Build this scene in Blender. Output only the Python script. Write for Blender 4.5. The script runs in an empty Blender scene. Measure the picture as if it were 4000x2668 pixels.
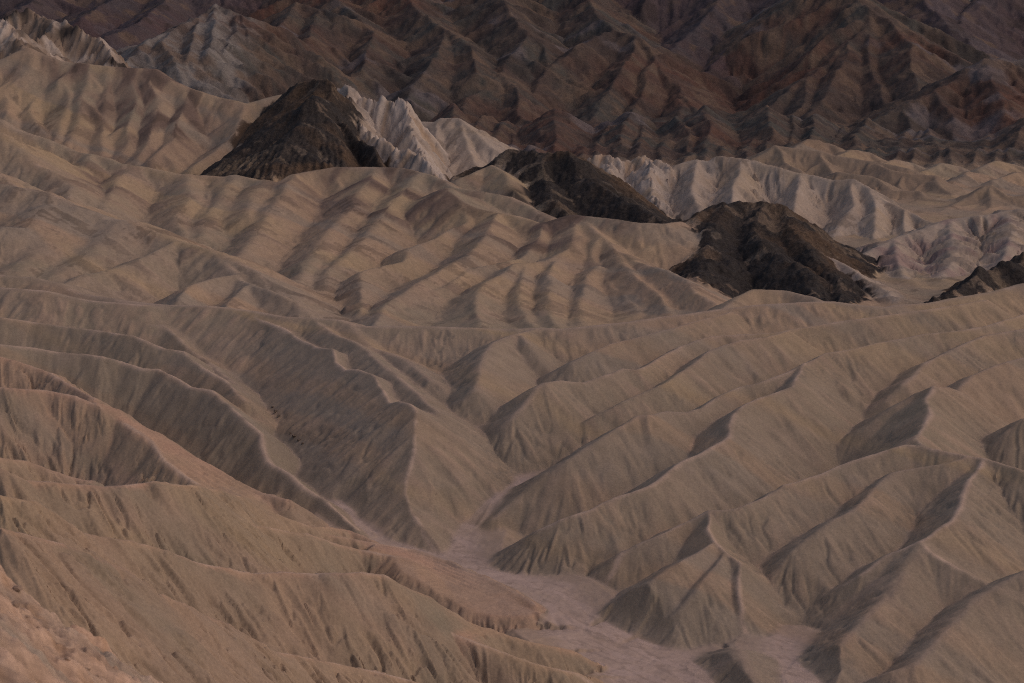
import bpy, math, time
import numpy as np

# ---------------------------------------------------------------- camera, sky, sun, exposure
scene = bpy.context.scene
COL = scene.collection
cam_data = bpy.data.cameras.new('camera')
cam = bpy.data.objects.new('camera', cam_data); COL.objects.link(cam)
cam.location = (0.0, 0.0, 60.0)
cam.rotation_euler = (math.radians(90), 0, 0)
cam_data.sensor_width = 36.0
cam_data.lens = 36.0 * 4578.0 / 2351.0
cam_data.shift_y = -(784.0 - 50.0) / 2351.0          # a level camera with the lens shifted down
cam_data.clip_start, cam_data.clip_end = 0.5, 20000.0
cam_data.dof.use_dof = True
cam_data.dof.focus_distance = 240.0
cam_data.dof.aperture_fstop = 2.8
scene.camera = cam
SUN_AZ, SUN_EL = math.radians(94.0), math.radians(42.0)     # the afterglow, from the right
world = bpy.data.worlds.new('World'); scene.world = world; world.use_nodes = True
wn = world.node_tree; wn.nodes.clear()
sky = wn.nodes.new('ShaderNodeTexSky'); sky.sky_type = 'NISHITA'; sky.sun_disc = False
sky.sun_elevation = SUN_EL; sky.sun_rotation = SUN_AZ; sky.air_density = 1.0; sky.dust_density = 3.0; sky.ozone_density = 0.8
bg = wn.nodes.new('ShaderNodeBackground'); bg.inputs['Strength'].default_value = 0.075
wo = wn.nodes.new('ShaderNodeOutputWorld')
wn.links.new(sky.outputs['Color'], bg.inputs['Color']); wn.links.new(bg.outputs['Background'], wo.inputs['Surface'])
sun_data = bpy.data.lights.new('sun', 'SUN'); sun = bpy.data.objects.new('sun', sun_data); COL.objects.link(sun)
sun_data.energy = 0.82; sun_data.angle = math.radians(80.0); sun_data.color = (1.0, 0.58, 0.38)
sd = (math.sin(SUN_AZ) * math.cos(SUN_EL), math.cos(SUN_AZ) * math.cos(SUN_EL), math.sin(SUN_EL))
from mathutils import Vector
sun.rotation_euler = Vector(sd).to_track_quat('Z', 'Y').to_euler()
scene.view_settings.view_transform = 'Standard'; scene.view_settings.look = 'None'
scene.view_settings.exposure = -0.1; scene.view_settings.gamma = 1.0
scene.cycles.max_bounces = 4; scene.cycles.diffuse_bounces = 3
scene.cycles.filter_width = 1.1
scene.cycles.use_denoising = False
T0 = time.time()

# ---------------------------------------------------------------- survey of crests
# every crest is a polyline of (column, row, distance or height) in a 2351 x 1568 survey frame;
# S() turns it into metres: x to the right, y away from the overlook, z up.
FPX, HOR, CX, CAMH = 4578.0, 50.0, 1175.5, 60.0
import math
import numpy as np
LINES = []
def S(region, pts, t=0.5, r=0.4, mode='h', trail=0.0, k=0.25):
    P = []
    if mode == 'h': t += 0.1
    for (px, py, v) in pts:
        s = (py - HOR) / FPX
        y = (84.86 - (v * 0.72 if v > 0 else v)) / (s + 0.13) if mode == 'h' else float(v)
        P.append([px, py, y])
    for end in (0, -1):                       # carry crests on beyond the frame
        px, py, y = P[end]
        if px <= 2 or px >= 2349:
            q = P[1] if end == 0 else P[-2]
            g = max(-0.25, min(0.25, (py - q[1]) / (px - q[0] + 1e-6)))
            e = -680 if px <= 2 else 680
            new = [px + e, py + g * e * 0.25, y]
            if end == 0: P.insert(0, new)
            else: P.append(new)
    W = [((px - CX) / FPX * y, y, CAMH - (py - HOR) / FPX * y) for px, py, y in P]
    LINES.append(dict(region=region, P=W, t=t, r=r, trail=trail, k=k))
Y = 'y'
_jr = np.random.RandomState(21)
def sheet(region, A, B, n, t, mode='y'):
    # fills the face between two crest lines with evenly spread ones
    def res(P):
        P = np.array(P, float); d = np.r_[0, np.cumsum(np.hypot(*(P[1:, :2] - P[:-1, :2]).T))]; q = np.linspace(0, d[-1], 9)
        return np.stack([np.interp(q, d, P[:, c]) for c in range(3)], 1)
    a, b = res(A), res(B)
    for m in range(1, n):
        S(region, [tuple(p) for p in a + (b - a) * m / n], t, .5, mode, 0, .4)
# --- near slope below the overlook
# --- left ridges, nearest first
S('left_ridge_1', [(0,1210,125),(140,1250,130),(260,1300,135),(361,1366,138),(430,1398,141),(520,1438,146),(595,1478,150),(612,1490,151),(823,1534,158),(940,1562,160),(1100,1600,163),(1250,1650,165)], 1.00, 0.70, Y, 0.90)
S('left_ridge_1', [(361,1366,138),(378,1397,137),(371,1474,135.5),(378,1537,134),(385,1600,131)], 1.00, 0.70, Y)
S('left_ridge_1', [(590,1478,150),(560,1500,148),(545,1568,144),(540,1640,140)], 1.00, 0.70, Y)
S('left_ridge_2', [(0,1135,160),(74,1149,162),(140,1194,164),(196,1226,166),(245,1238,168),(294,1240,170),(368,1261,172),(455,1292,174),(525,1305,176),(578,1317,178),(665,1313,180),(728,1317,181),(823,1313,184),(876,1318,185),(887,1331,185)], 1.00, 0.70, Y, 0.75)
S('left_ridge_2', [(887,1331,185),(904,1366,184.5),(932,1401,185),(1009,1443,186),(1114,1485,185),(1219,1523,184),(1310,1544,185),(1370,1555,186)], 1.00, 0.70, Y, 0.75)
S('left_ridge_2', [(887,1328,185.2),(974,1366,189),(1072,1429,190),(1149,1453,190),(1219,1474,190),(1352,1502,192)], 1.00, 0.70, Y)
sheet('left_ridge_2', [(887,1331,185),(904,1366,184.5),(932,1401,185),(1009,1443,186),(1060,1466,185.5)], [(887,1328,185.2),(974,1366,189),(1040,1408,189.5),(1072,1429,190),(1120,1446,190)], 4, 1.0)
S('left_ridge_3', [(0,1075,182),(56,1103,184),(147,1111,186),(228,1117,188),(280,1114,190),(350,1106,193),(434,1115,195),(490,1159,199),(567,1205,203),(700,1226,209),(764,1247,211),(823,1261,213),(939,1285,212),(1009,1327,210),(1065,1348,208),(1149,1378,206),(1235,1405,204)], 1.00, 0.70, Y, 0.60)
S('left_ridge_3', [(0,1052,200),(56,1058,202),(122,1082,203),(196,1106,204)], 1.00, 0.70, Y)
S('left_ridge_4', [(434,1113,198),(500,1125,207),(560,1143,213),(630,1177,215),(718,1210,217),(746,1226,217),(862,1247,218),(946,1261,219),(1037,1289,217),(1150,1340,210),(1230,1385,205)], 1.00, 0.70, Y, 0.52)
S('left_ridge_4', [(718,1209,217.5),(764,1211,222),(800,1216,224),(850,1240,222)], 1.00, 0.70, Y)
sheet('left_ridge_3', [(851,1257,213),(939,1285,212),(1009,1327,210),(1065,1348,208),(1149,1378,206),(1235,1405,204)], [(862,1247,217.5),(946,1261,218.5),(1037,1289,216.5),(1100,1318,213),(1150,1340,210),(1232,1388,205)], 5, 1.0)
sheet('left_ridge_3', [(900,1272,212.5),(939,1285,212),(1009,1327,210),(1065,1348,208),(1149,1378,206),(1225,1402,204)], [(930,1325,207.5),(985,1350,205.2),(1040,1388,202.8),(1090,1412,201.6),(1150,1422,201.3),(1215,1420,202)], 7, .7)
S('left_ridge_5', [(0,888,238),(105,896,240),(175,909,240),(224,930,239),(270,965,238),(315,989,235),(350,1014,233),(368,1045,230),(420,1089,226),(473,1124,223),(525,1142,221),(600,1172,219)], 0.80, 0.50, Y, 0.75)
S('left_ridge_5', [(224,926,240),(266,938,240),(298,963,240),(350,990,238),(403,1021,235),(459,1058,232),(525,1093,230),(595,1131,228),(650,1145,227)], 0.80, 0.50, Y)
sheet('left_ridge_5', [(224,930,239),(270,965,238),(315,989,235),(350,1014,233),(368,1045,230),(420,1089,226),(473,1124,223),(525,1142,221)], [(224,926,240),(266,938,240),(298,963,240),(350,990,238),(403,1021,235),(459,1058,232),(525,1093,230),(595,1131,228)], 5, .8)
S('left_ridge_6', [(0,819,256),(28,826,256),(70,839,256),(115,855,255),(150,877,252),(182,895,249),(215,914,246)], 0.80, 0.50, Y, 0.75)
S('left_ridge_7', [(0,790,274),(70,797,276),(137,809,276),(193,812,276),(238,818,275),(280,830,275),(329,846,273),(364,847,273),(396,865,270),(438,888,267),(487,895,265),(505,910,262.5),(560,961,256),(602,996,252.5),(605,1030,249),(616,1058,246),(665,1089,241.5),(700,1121,238),(735,1142,236),(823,1203,228.5)], .80, .35, Y, .85)
S('left_ridge_8', [(0,727,298),(70,739,298),(140,749,297),(210,756,296),(301,770,292),(333,783,290),(378,800,288),(420,807,287),(445,832,283.5),(508,870,277),(565,918,268.5)], .7, .4, Y, .8)
S('left_ridge_9', [(260,722,314),(343,751,305),(375,749,305),(403,769,301),(430,800,296),(466,822,292),(520,865,283),(560,902,275)], .65, .5, Y, .4)
# --- the long crest that closes the basin
S('basin_crest', [(0,632,333),(70,637,332),(122,648,330),(179,672,325),(231,681,322),(291,692,318),(385,700,314),(480,703,311),(578,714,308),(655,727,304),(718,730,303),(781,735,302),(817,748,300),(869,750,299),(946,749,299),(1027,751,299),(1093,753,299),(1153,756,299),(1230,754,299),(1289,755,299),(1359,748,300),(1447,739,302),(1527,727,305),(1587,720,307),(1651,711,309),(1738,700,311),(1875,693,313),(1913,692,314),(1983,702,313),(2029,705,313),(2074,700,315),(2141,695,317),(2211,681,320),(2281,671,323),(2351,651,328)], .42, 1.2, Y, 0.52, .8)
S('basin_crest', [(0,660,318),(100,668,316),(200,690,314),(330,700,312)], .4, 1.5, Y, 0.90, .8)
S('basin_crest', [(1651,711,320),(1690,683,330),(1731,664,334),(1801,667,334),(1864,681,330),(1890,696,325)], .55, .8, Y)
S('pyramid_ridge', [(578,716,308),(595,734,304),(648,751,299),(683,776,293.5),(728,797,288),(763,800,284.5),(771,832,279),(795,849,274.5),(823,847,273),(858,863,269),(876,891,264.5),(893,926,259),(918,921,256.5),(942,926,253.5),(953,938,252),(954,1000,246),(950,1040,242.5),(942,1072,240),(932,1103,237.5),(932,1135,235),(949,1177,231),(974,1222,227),(1002,1261,224.3),(1034,1287,222)], .54, .12, Y, .9, .12)
S('gully_ridge_1', [(718,732,303),(764,765,294),(817,786,288),(852,818,281),(890,846,275),(939,888,266),(1009,947,255)], .55, .4, Y, .35)
S('gully_ridge_1', [(800,745,300),(852,797,290),(904,814,285),(932,825,282),(974,860,274),(988,874,271)], .5, .8, Y)
S('middle_ridge_1', [(1230,756,0),(1174,769,.6),(1132,786,1.8),(1111,811,2.5),(1100,860,2.6),(1093,895,2),(1072,916,1),(1016,947,-2.5)], .5, .5)
S('middle_ridge_1', [(1195,770,.6),(1210,788,.6),(1268,860,-2)], .5, .4)
S('middle_ridge_2', [(1268,860,-1.5),(1310,832,.4),(1405,790,1.4),(1499,765,1.4),(1587,741,1.2),(1680,716,.6)], .52, .4)
S('middle_ridge_3', [(2260,688,0),(2200,700,.4),(2036,723,1),(1948,735,1),(1826,755,1),(1794,763,1),(1703,767,1),(1633,772,1.2),(1567,793,1.6),(1499,832,2),(1461,849,2.2),(1429,846,2.6),(1377,867,2.6),(1338,879,2.6),(1286,874,3.6),(1247,879,4.2),(1230,889,3.8),(1212,916,2.6),(1177,958,1),(1153,996,-1),(1146,1035,-3)], .54, .35, 'h', 0.45)
S('middle_ridge_4', [(1808,760,2),(1756,774,2.4),(1703,781,2.6),(1630,805,2.7),(1580,842,2.6),(1534,877,2.2),(1429,923,1.2),(1342,968,-.4),(1280,1012,-2.2)], .54, .35)
S('middle_ridge_5', [(2351,721,2),(2263,748,2.5),(2211,758,2.5),(2123,767,2.6),(2018,786,3),(1948,804,3.4),(1899,811,3.6),(1843,835,3.6),(1819,849,3.4),(1738,881,3),(1703,888,2.8),(1651,909,2.6),(1609,937,2.4),(1577,947,2.5),(1534,944,3),(1503,952,3.6),(1485,952,4.2),(1464,954,4),(1394,1000,2.8),(1303,1056,1),(1254,1086,-.4),(1202,1130,-2),(1130,1190,-3.6)], .54, .35, 'h', 0.52)
S('middle_ridge_5', [(1503,954,3.8),(1545,990,1.6),(1595,1030,-1)], .54, .3)
S('right_ridge_1', [(1843,835,3.7),(1819,888,4),(1738,916,4),(1707,930,4.1),(1686,951,4),(1675,979,3.6),(1675,1003,3.2),(1644,1024,3),(1591,1049,3),(1552,1072,3),(1492,1114,2.6),(1429,1138,2.1),(1359,1170,1.5),(1289,1191,.9),(1237,1215,-.3),(1184,1247,-2.2),(1142,1278,-4)], .55, .35, 'h', 0.75)
S('right_ridge_2', [(2351,1080,5),(2263,1054,5),(2193,1040,5),(2116,1024,5),(2080,1020,5),(2053,1026,4.9),(2001,1044,4.3),(1931,1068,3.8),(1878,1089,3.6),(1836,1105,3.4),(1801,1112,3.4),(1756,1142,3),(1703,1164,2.8),(1668,1171,2.8),(1626,1171,2.8),(1581,1194,1.6),(1528,1222,1),(1464,1250,.1),(1426,1268,-.5),(1412,1310,-1.7),(1377,1369,-3.2),(1366,1395,-4)], .56, .3, 'h', 0.75)
S('right_ridge_2', [(1626,1172,221),(1626,1215,216.5),(1640,1243,214),(1668,1271,211.5),(1693,1289,210),(1696,1334,206.5),(1703,1387,203),(1707,1439,200.5),(1711,1468,199.9)], .68, .12, Y, 0.90, .12)
S('right_ridge_2', [(1640,1245,213.8),(1560,1290,208.2),(1470,1352,204.2),(1395,1425,201.2)], .62, .25, Y, 0, .2)
S('right_ridge_2', [(1660,1268,211.8),(1620,1330,205.5),(1560,1400,201.5),(1500,1450,199.5)], .62, .25, Y, 0, .2)
S('right_ridge_3', [(2220,1050,5),(2176,1062,4.6),(2106,1075,4),(2053,1086,3.8),(2018,1110,3.4),(1994,1142,3),(1959,1170,2.9),(1913,1194,2.7),(1878,1222,2.1),(1826,1264,.9),(1778,1320,-1.6)], .54, .5)
S('right_ridge_4', [(2263,1052,5),(2246,1072,4.8),(2218,1121,4.4),(2207,1159,4),(2186,1194,3.8),(2141,1229,3.4),(2116,1245,3.2),(2053,1268,2),(1983,1317,.5),(1948,1338,-.4),(1896,1373,-2),(1868,1402,-3.4)], .52, .35, 'h', 1.00)
S('right_ridge_4', [(2116,1245,3.2),(2141,1268,2.8),(2193,1303,1.8),(2255,1335,.8)], .5, .35, 'h', 1.00)
S('right_ridge_4', [(2116,1248,3.2),(2074,1300,2),(2053,1355,1.2),(2039,1372,1),(1983,1432,.9),(1924,1485,.4),(1872,1532,-.2),(1840,1600,-.5)], .5, .8)
S('right_ridge_5', [(2351,1310,3.4),(2300,1340,2.8),(2240,1380,2.2),(2180,1440,1.6),(2102,1527,1.2),(2053,1541,.6),(2000,1572,-.6)], .52, .7)
S('front_knob', [(1590,1580,-2.2),(1640,1530,-1.6),(1671,1503,-1),(1697,1494,-.6),(1706,1515,-.5),(1722,1568,-.5),(1745,1650,-.5)], .34, 1.2)
S('trail_peak', [(2144,889,5.6),(2123,916,5.2),(2134,951,5),(2120,982,5),(2102,1007,5),(2123,1024,5)], .55, .35, 'h', .85)
S('trail_peak', [(2144,889,5.6),(2106,902,4.2),(2053,933,2.6),(2011,961,1),(1950,1000,-1)], .55, .5)
S('trail_peak', [(2144,889,5.6),(2176,890,4.6),(2200,899,3)], .55, .4)
S('right_ridge_6', [(2200,899,2),(2232,860,2.8),(2291,839,3),(2351,821,3)], .52, .5, 'h', 0.45)
S('right_ridge_7', [(2351,960,4),(2320,985,2.6),(2300,1020,.5)], .55, .6)
S('right_ridge_8', [(2351,755,2),(2263,770,2),(2193,800,2),(2123,835,1.8),(2074,881,1),(2036,919,-.5)], .5, .6, 'h', 0.45)
S('right_ridge_8', [(2246,769,.4),(2158,800,-.1),(2074,842,-1),(2053,860,-1.6)], .8, .3)
# --- the channel of the wash, as it falls away to the right
def W(pts): return [((px - CX) / FPX * y, y, CAMH - (py - HOR) / FPX * y, hw) for px, py, y, hw in pts]
WASHES = [W(((1050,1278,223,.8),(1066,1290,220.8,.8),(1135,1322,215.5,1.0),(1255,1354,210,1.5),(1300,1402,205,1.8),(1340,1446,201,3),(1410,1490,197,3.8),(1480,1520,193.5,4.2),(1520,1550,190,4.2),(1540,1640,182,6))),
          W(((1205,1098,245.5,.2),(1120,1155,238.5,.3),(1075,1205,234,.7),(1055,1250,227.4,.9),(1050,1278,223,1.0))),
          W(((780,1152,238.9,.2),(830,1208,230.8,.5),(862,1233,228,.4),(1000,1275,223.8,.1),(1066,1290,220.8,.6))),
          W(((1800,1470,198.8,.2),(1795,1492,196.3,.5),(1815,1530,191.5,.9),(1862,1585,185.5,1.4)))]
# --- second rank behind the basin
S('left_hill', [(0,424,402),(35,429,400),(105,441,398),(175,473,394),(245,501,390),(305,508,389),(343,525,386),(385,546,381),(403,552,379),(483,574,373),(525,594,368),(578,625,361),(623,657,356),(665,688,351),(718,728,345)], .45, 1.5, Y, .4, .8)
S('left_hill', [(175,478,392),(120,530,376),(60,590,358),(20,630,348)], .45, 2, Y, 0, 1)
S('left_hill', [(270,510,388),(215,560,372),(120,630,350)], .45, 2, Y, 0, 1)
S('left_hill', [(403,554,378),(343,580,369),(252,618,356),(182,634,349),(150,652,344)], .5, .7, Y)
S('left_hill', [(508,597,367),(536,643,356),(578,653,352),(648,681,345),(690,712,341)], .55, .5, Y, .3)
S('left_hill', [(536,628,359),(480,640,353),(434,653,347),(399,692,337)], .55, .4, Y)
S('left_hill', [(575,653,352),(560,659,350),(539,685,342),(522,706,335)], .6, .3, Y)
S('left_hill', [(0,520,370),(60,525,372),(110,470,390)], .45, 2, Y, 0, 1)
S('far_left_ridge', [(0,305,470),(28,322,468),(70,361,460),(95,380,456),(119,389,454),(154,424,444),(150,455,434)], .5, .6, Y, .4)
S('far_left_ridge', [(0,396,425),(17,417,420),(40,434,414)], .5, .6, Y, .4)
S('long_back_crest', [(0,273,500),(35,298,497),(105,319,494),(175,350,490),(238,361,488),(280,375,485),(333,382,484),(420,401,480),(525,406,478),(539,403,478),(595,413,474),(641,420,471),(668,402,476),(740,390,480),(764,384,481),(834,383,480),(921,385,478),(981,399,472),(1023,412,467),(1044,430,461),(1114,441,458),(1170,452,455),(1219,480,448),(1254,499,442)], .62, 1.0, Y, .3, .6)
for rib in ([(298,385,484),(280,417,470),(259,452,455),(242,490,440)],
            [(434,402,479),(434,430,468),(417,469,452),(420,490,446),(406,525,430),(403,552,420)], [(539,403,478),(508,448,460),(470,500,440),(452,540,424)],
            [(610,414,473),(585,450,458),(575,500,440)], [(200,354,488),(175,395,470),(165,430,454)],
            [(680,402,475),(640,460,452),(590,530,424),(550,590,400)],
            [(860,388,478),(800,470,446),(740,545,416),(690,620,388),(670,680,366)], [(960,400,471),(900,470,444),(840,540,416),(770,620,386),(730,690,362)]):
    e_ = _jr.uniform(-7, 5); S('long_back_crest', [(p[0] + (_jr.uniform(-16, 16) if n_ else 0), p[1], p[2] + (e_ * min(1, n_ / 1.5) + _jr.uniform(-2, 2) if n_ else 0)) for n_, p in enumerate(rib)], _jr.uniform(.40, .58), 1.1, Y, 0, .8)
S('middle_hill', [(1027,431,452),(1072,475,440),(1114,484,437),(1184,496,432),(1237,514,426),(1272,507,426),(1314,493,427),(1394,501,422),(1464,511,418),(1534,513,418),(1570,509,424)], .45, 1.0, Y, .3, .6)
S('middle_hill', [(1345,510,421),(1377,541,411),(1412,569,402),(1464,600,390),(1534,618,379),(1587,650,366),(1598,664,361),(1633,695,350)], .5, .5, Y, .3)
for rib in ([(1072,478,439),(1069,510,428),(1009,545,414),(946,569,405),(925,601,392),(834,625,381),(828,650,371),(833,716,345)],
            [(1140,490,433),(1110,545,412),(1072,587,396),(974,639,374),(904,692,354),(855,748,335)],
            [(1250,514,424),(1230,560,408),(1198,594,394),(1079,618,383),(1016,660,366),(894,699,350),(858,748,334)],
            [(1330,505,424),(1300,570,402),(1254,601,392),(1184,604,388),(1174,618,383),(1114,650,370),(1090,667,363),(1093,720,345),(1100,755,334)],
            [(1330,540,412),(1290,590,396),(1212,606,388),(1205,639,376),(1181,688,358),(1202,713,350),(1216,755,337)],
            [(1377,543,410),(1349,580,398),(1366,601,392),(1405,615,388),(1408,660,373),(1436,674,368),(1461,727,350)],
            [(1380,610,388),(1366,625,382),(1338,657,370),(1324,695,357),(1331,752,339)],
            [(1412,569,402),(1419,582,397),(1464,632,379),(1517,685,361),(1548,722,349)],
            [(1280,600,391),(1265,640,376),(1250,690,358),(1270,750,338)]):
    e_ = _jr.uniform(-4, 4); S('middle_hill', [(p[0], p[1], p[2] + (e_ if n_ else 0)) for n_, p in enumerate(rib)], _jr.uniform(.48, .64), .5, Y, 0, .3)
# --- third rank: high left hill, dark caps, pale cliffs
S('high_left_hill', [(0,137,600),(63,109,606),(88,123,604),(140,140,602),(210,147,600),(273,154,599),(350,158,597),(396,182,592),(434,200,588),(490,224,582),(539,231,580),(567,238,578),(606,228,580),(644,217,582)], .72, 1.5, Y, 0, .8)
for rib in ([(434,200,588),(413,252,574),(399,315,556),(350,371,538)], [(252,158,598),(252,196,590),(242,245,576),(231,291,563),(235,350,545)],
            [(207,148,600),(207,168,595),(196,217,581),(175,280,563),(165,318,552)], [(147,142,602),(147,175,594),(165,224,580),(140,280,563),(133,322,551)],
            [(137,190,592),(80,228,580),(63,252,573),(88,280,564),(112,312,554)], [(63,112,605),(63,168,592),(0,210,582),(-60,260,570)], [(300,158,598),(320,220,582),(300,290,562),(280,350,546)],
            [(350,160,597),(365,230,579),(350,300,559),(320,360,542)], [(560,238,578),(545,300,560),(490,350,545),(450,380,535)]):
    S('high_left_hill', rib, .6, .5, Y)
S('dark_outcrop_1', [(648,217,575),(690,198,570),(715,190,568),(732,181,566),(742,184,566)], 1.1, .5, Y)
S('dark_outcrop_1', [(742,184,566),(757,192,564),(760,228,557),(768,262,549),(790,288,543),(823,304,537),(852,328,529),(878,384,514)], 1.9, .5, Y)
S('dark_outcrop_1', [(732,183,566),(700,250,545),(670,320,522),(640,380,503),(600,420,490)], 1.2, .8, Y)
S('dark_outcrop_1', [(735,186,566),(728,280,536),(712,345,516),(700,392,501)], 1.2, .8, Y)
S('dark_outcrop_1', [(712,192,567),(655,290,541),(600,350,522),(545,398,506)], 1.0, .8, Y)
S('dark_outcrop_1', [(762,235,556),(765,290,538),(780,340,521),(790,390,506)], 1.3, .8, Y)
S('dark_outcrop_1', [(690,200,570),(620,290,545),(560,335,530),(500,375,517),(430,402,508)], .85, .8, Y)
_d1 = [[(690,200,570),(620,290,545),(560,335,530),(500,375,517),(430,402,508)], [(712,192,567),(655,290,541),(600,350,522),(545,398,506)],
       [(732,183,566),(700,250,545),(670,320,522),(640,380,503),(600,420,490)], [(735,186,566),(728,280,536),(712,345,516),(700,392,501)], [(757,200,563),(765,290,538),(780,340,521),(790,390,506)]]
for a_, b_ in zip(_d1[:-1], _d1[1:]): sheet('dark_outcrop_1', a_, b_, 5, 1.2)
S('pale_cliff_1', [(775,205,584),(800,204,584),(823,210,583),(855,224,580),(897,224,579),(932,231,577),(943,277,566),(960,330,552),(985,370,541),(1010,400,531)], 1.3, .4, Y)
S('pale_cliff_1', [(800,210,582),(815,260,566),(850,305,551),(920,335,540),(980,372,529),(1015,400,520)], 1.1, .4, Y)
S('pale_hill', [(944,278,600),(1002,280,598),(1016,271,598),(1055,271,596),(1090,301,588),(1142,345,576),(1200,390,566)], .6, .4, Y)
S('pale_hill', [(1009,274,598),(999,332,580),(1009,395,560)], .6, .3, Y)
S('pale_hill', [(1055,273,596),(1075,320,582),(1090,380,565)], .6, .3, Y)
S('dark_outcrop_2', [(1055,407,520),(1085,390,522),(1114,381,522),(1160,349,525),(1195,342,525),(1223,349,522),(1254,360,518),(1285,357,517),(1300,358,516),(1342,395,505),(1373,430,495),(1429,461,485),(1485,489,475),(1540,516,466)], .62, .4, Y)
S('dark_outcrop_2', [(1240,358,519),(1250,410,502),(1270,450,488),(1300,500,472)], .6, .8, Y)
S('tan_spur', [(1120,382,518),(1085,400,508),(1060,410,504)], .55, .6, Y)
S('tan_spur', [(1130,378,516),(1160,400,503),(1180,440,490),(1185,480,478)], .6, .6, Y)
S('pale_cliff_2', [(1342,366,570),(1387,347,572),(1405,361,568),(1450,357,568),(1485,347,568),(1545,382,560)], 1.0, .4, Y)
S('pale_cliff_2', [(1395,352,571),(1400,400,556),(1440,440,543)], .9, .5, Y)
S('pale_cliff_2', [(1485,349,568),(1495,420,548),(1520,490,528)], .8, .4, Y)
S('white_ridge', [(1528,392,560),(1560,378,562),(1598,366,563),(1633,371,561),(1644,357,563),(1679,361,562),(1738,368,560),(1773,380,557),(1826,396,553),(1871,403,551),(1913,413,548),(1959,411,547),(1994,427,542),(2025,459,534),(2074,480,527),(2123,504,519),(2158,513,515),(2230,540,508)], .8, .35, Y)
for rib in ([(1959,412,547),(1955,473,528),(1924,527,512),(1906,569,500),(1930,590,494)], [(1838,400,552),(1826,452,534),(1819,525,512)], [(1700,365,561),(1680,430,540),(1690,480,522)],
            [(1600,370,562),(1588,430,543),(1600,490,524)], [(2000,432,541),(2004,490,520),(2014,560,499)], [(2074,482,526),(2070,520,513),(2085,550,504)]):
    S('white_ridge', rib, .75, .5, Y, 0, .8)
S('dark_outcrop_3', [(1600,502,425),(1609,494,430),(1644,473,438),(1679,461,441),(1731,464,440),(1773,467,439),(1794,476,437),(1806,492,433),(1820,520,425),(1836,541,419),(1868,604,400),(1896,615,396),(1927,650,384),(1945,700,368)], .62, .5, Y)
S('dark_outcrop_3', [(1745,466,440),(1740,520,422),(1745,560,410),(1800,600,397),(1850,640,384),(1890,690,366)], .6, .6, Y)
S('dark_outcrop_3', [(1660,470,438),(1640,530,418),(1600,600,396),(1600,640,382),(1640,700,360)], .55, 1, Y)
S('talus_spur', [(1840,545,428),(1900,590,412),(1960,620,402),(2010,650,392),(2060,695,376)], .6, .4, Y)
S('talus_spur', [(1870,590,409),(1890,600,406),(1905,640,392)], 1.0, .3, Y)
S('rounded_pale_hill', [(1966,594,440),(1997,576,448),(2053,546,458),(2130,522,466),(2179,504,472),(2298,490,474),(2333,480,477),(2351,481,477)], .5, 1.5, Y)
S('rounded_pale_hill', [(2050,550,457),(2060,600,432),(2110,690,400)], .6, .8, Y)
S('rounded_pale_hill', [(2320,484,476),(2310,560,446),(2290,620,424)], .55, .8, Y)
S('rounded_pale_hill', [(2180,506,471),(2190,580,440),(2160,660,410)], .55, 1, Y)
S('dark_outcrop_4', [(2146,693,368),(2158,681,372),(2193,678,374),(2200,660,380),(2232,639,386),(2242,625,391),(2267,611,395),(2281,601,398),(2340,594,400),(2351,573,406)], .8, .3, Y)
# --- tan hills at the mountain foot
S('foot_hill_1', [(1724,364,660),(1780,333,668),(1822,341,665),(1878,347,662),(1913,357,659),(1959,364,656),(2010,372,652),(2080,385,646)], .55, .5, Y)
S('foot_hill_1', [(1780,335,667),(1790,370,652),(1840,395,640)], .6, .3, Y)
S('foot_hill_1', [(1878,348,662),(1890,375,650),(1915,395,640)], .6, .3, Y)
S('foot_hill_2', [(1924,394,625),(2001,403,620),(2046,438,606),(2102,438,604),(2123,459,596),(2183,469,590)], .55, .4, Y)
S('foot_hill_3', [(2010,376,650),(2039,389,640),(2088,399,635),(2144,403,632),(2172,441,616),(2190,468,606)], .6, .4, Y)
S('foot_hill_4', [(2150,500,570),(2190,473,580),(2225,450,590),(2260,425,598),(2281,425,598),(2312,452,590),(2351,448,590)], .6, .4, Y)
S('foot_hill_4', [(2270,427,598),(2270,470,580),(2260,500,566)], .6, .4, Y)
# --- far-left pinnacles
S('left_pinnacle', [(10,42,690),(35,28,694),(74,23,695),(84,28,694),(110,44,690),(137,52,687),(158,52,686),(196,77,680),(224,88,677),(245,109,671),(270,160,660)], 1.0, .4, Y)
S('left_pinnacle', [(130,55,685),(95,90,672),(85,130,655)], .9, .5, Y)
S('left_pinnacle', [(0,46,660),(24,50,660),(40,75,652),(60,110,642)], .8, .5, Y)
# --- mountains
S('mountain_right', [(2420,130,960),(2351,140,950),(2256,140,940),(2193,189,920),(2123,224,900),(2064,249,885),(1966,298,860),(1913,315,850),(1850,345,835)], .5, .8, Y)
S('mountain_right', [(2256,142,940),(2290,200,900),(2300,270,860),(2330,330,830)], .55, .8, Y)
S('mountain_right', [(2148,212,905),(2185,270,870),(2200,320,840),(2230,370,815)], .55, .8, Y)
S('mountain_right', [(2064,250,885),(2090,300,855),(2080,350,825)], .55, .6, Y)
S('mountain_right', [(2351,230,900),(2400,300,860)], .55, .8, Y)
S('mountain_right', [(1970,350,795),(2040,320,815),(2090,330,812),(2120,365,795)], .5, .8, Y)
S('mountain_right', [(2130,370,790),(2170,330,815),(2230,360,800),(2300,420,760)], .5, .8, Y)
S('mountain_peak', [(1900,-60,1180),(1950,-20,1150),(2001,25,1110),(2046,53,1095),(2123,98,1070),(2193,133,1050),(2250,160,1035)], .6, .6, Y)
S('mountain_peak', [(2001,25,1110),(1993,63,1090),(1948,95,1070),(1899,140,1045),(1843,193,1010),(1773,242,980),(1696,291,945),(1650,330,920)], .6, .5, Y)
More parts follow.
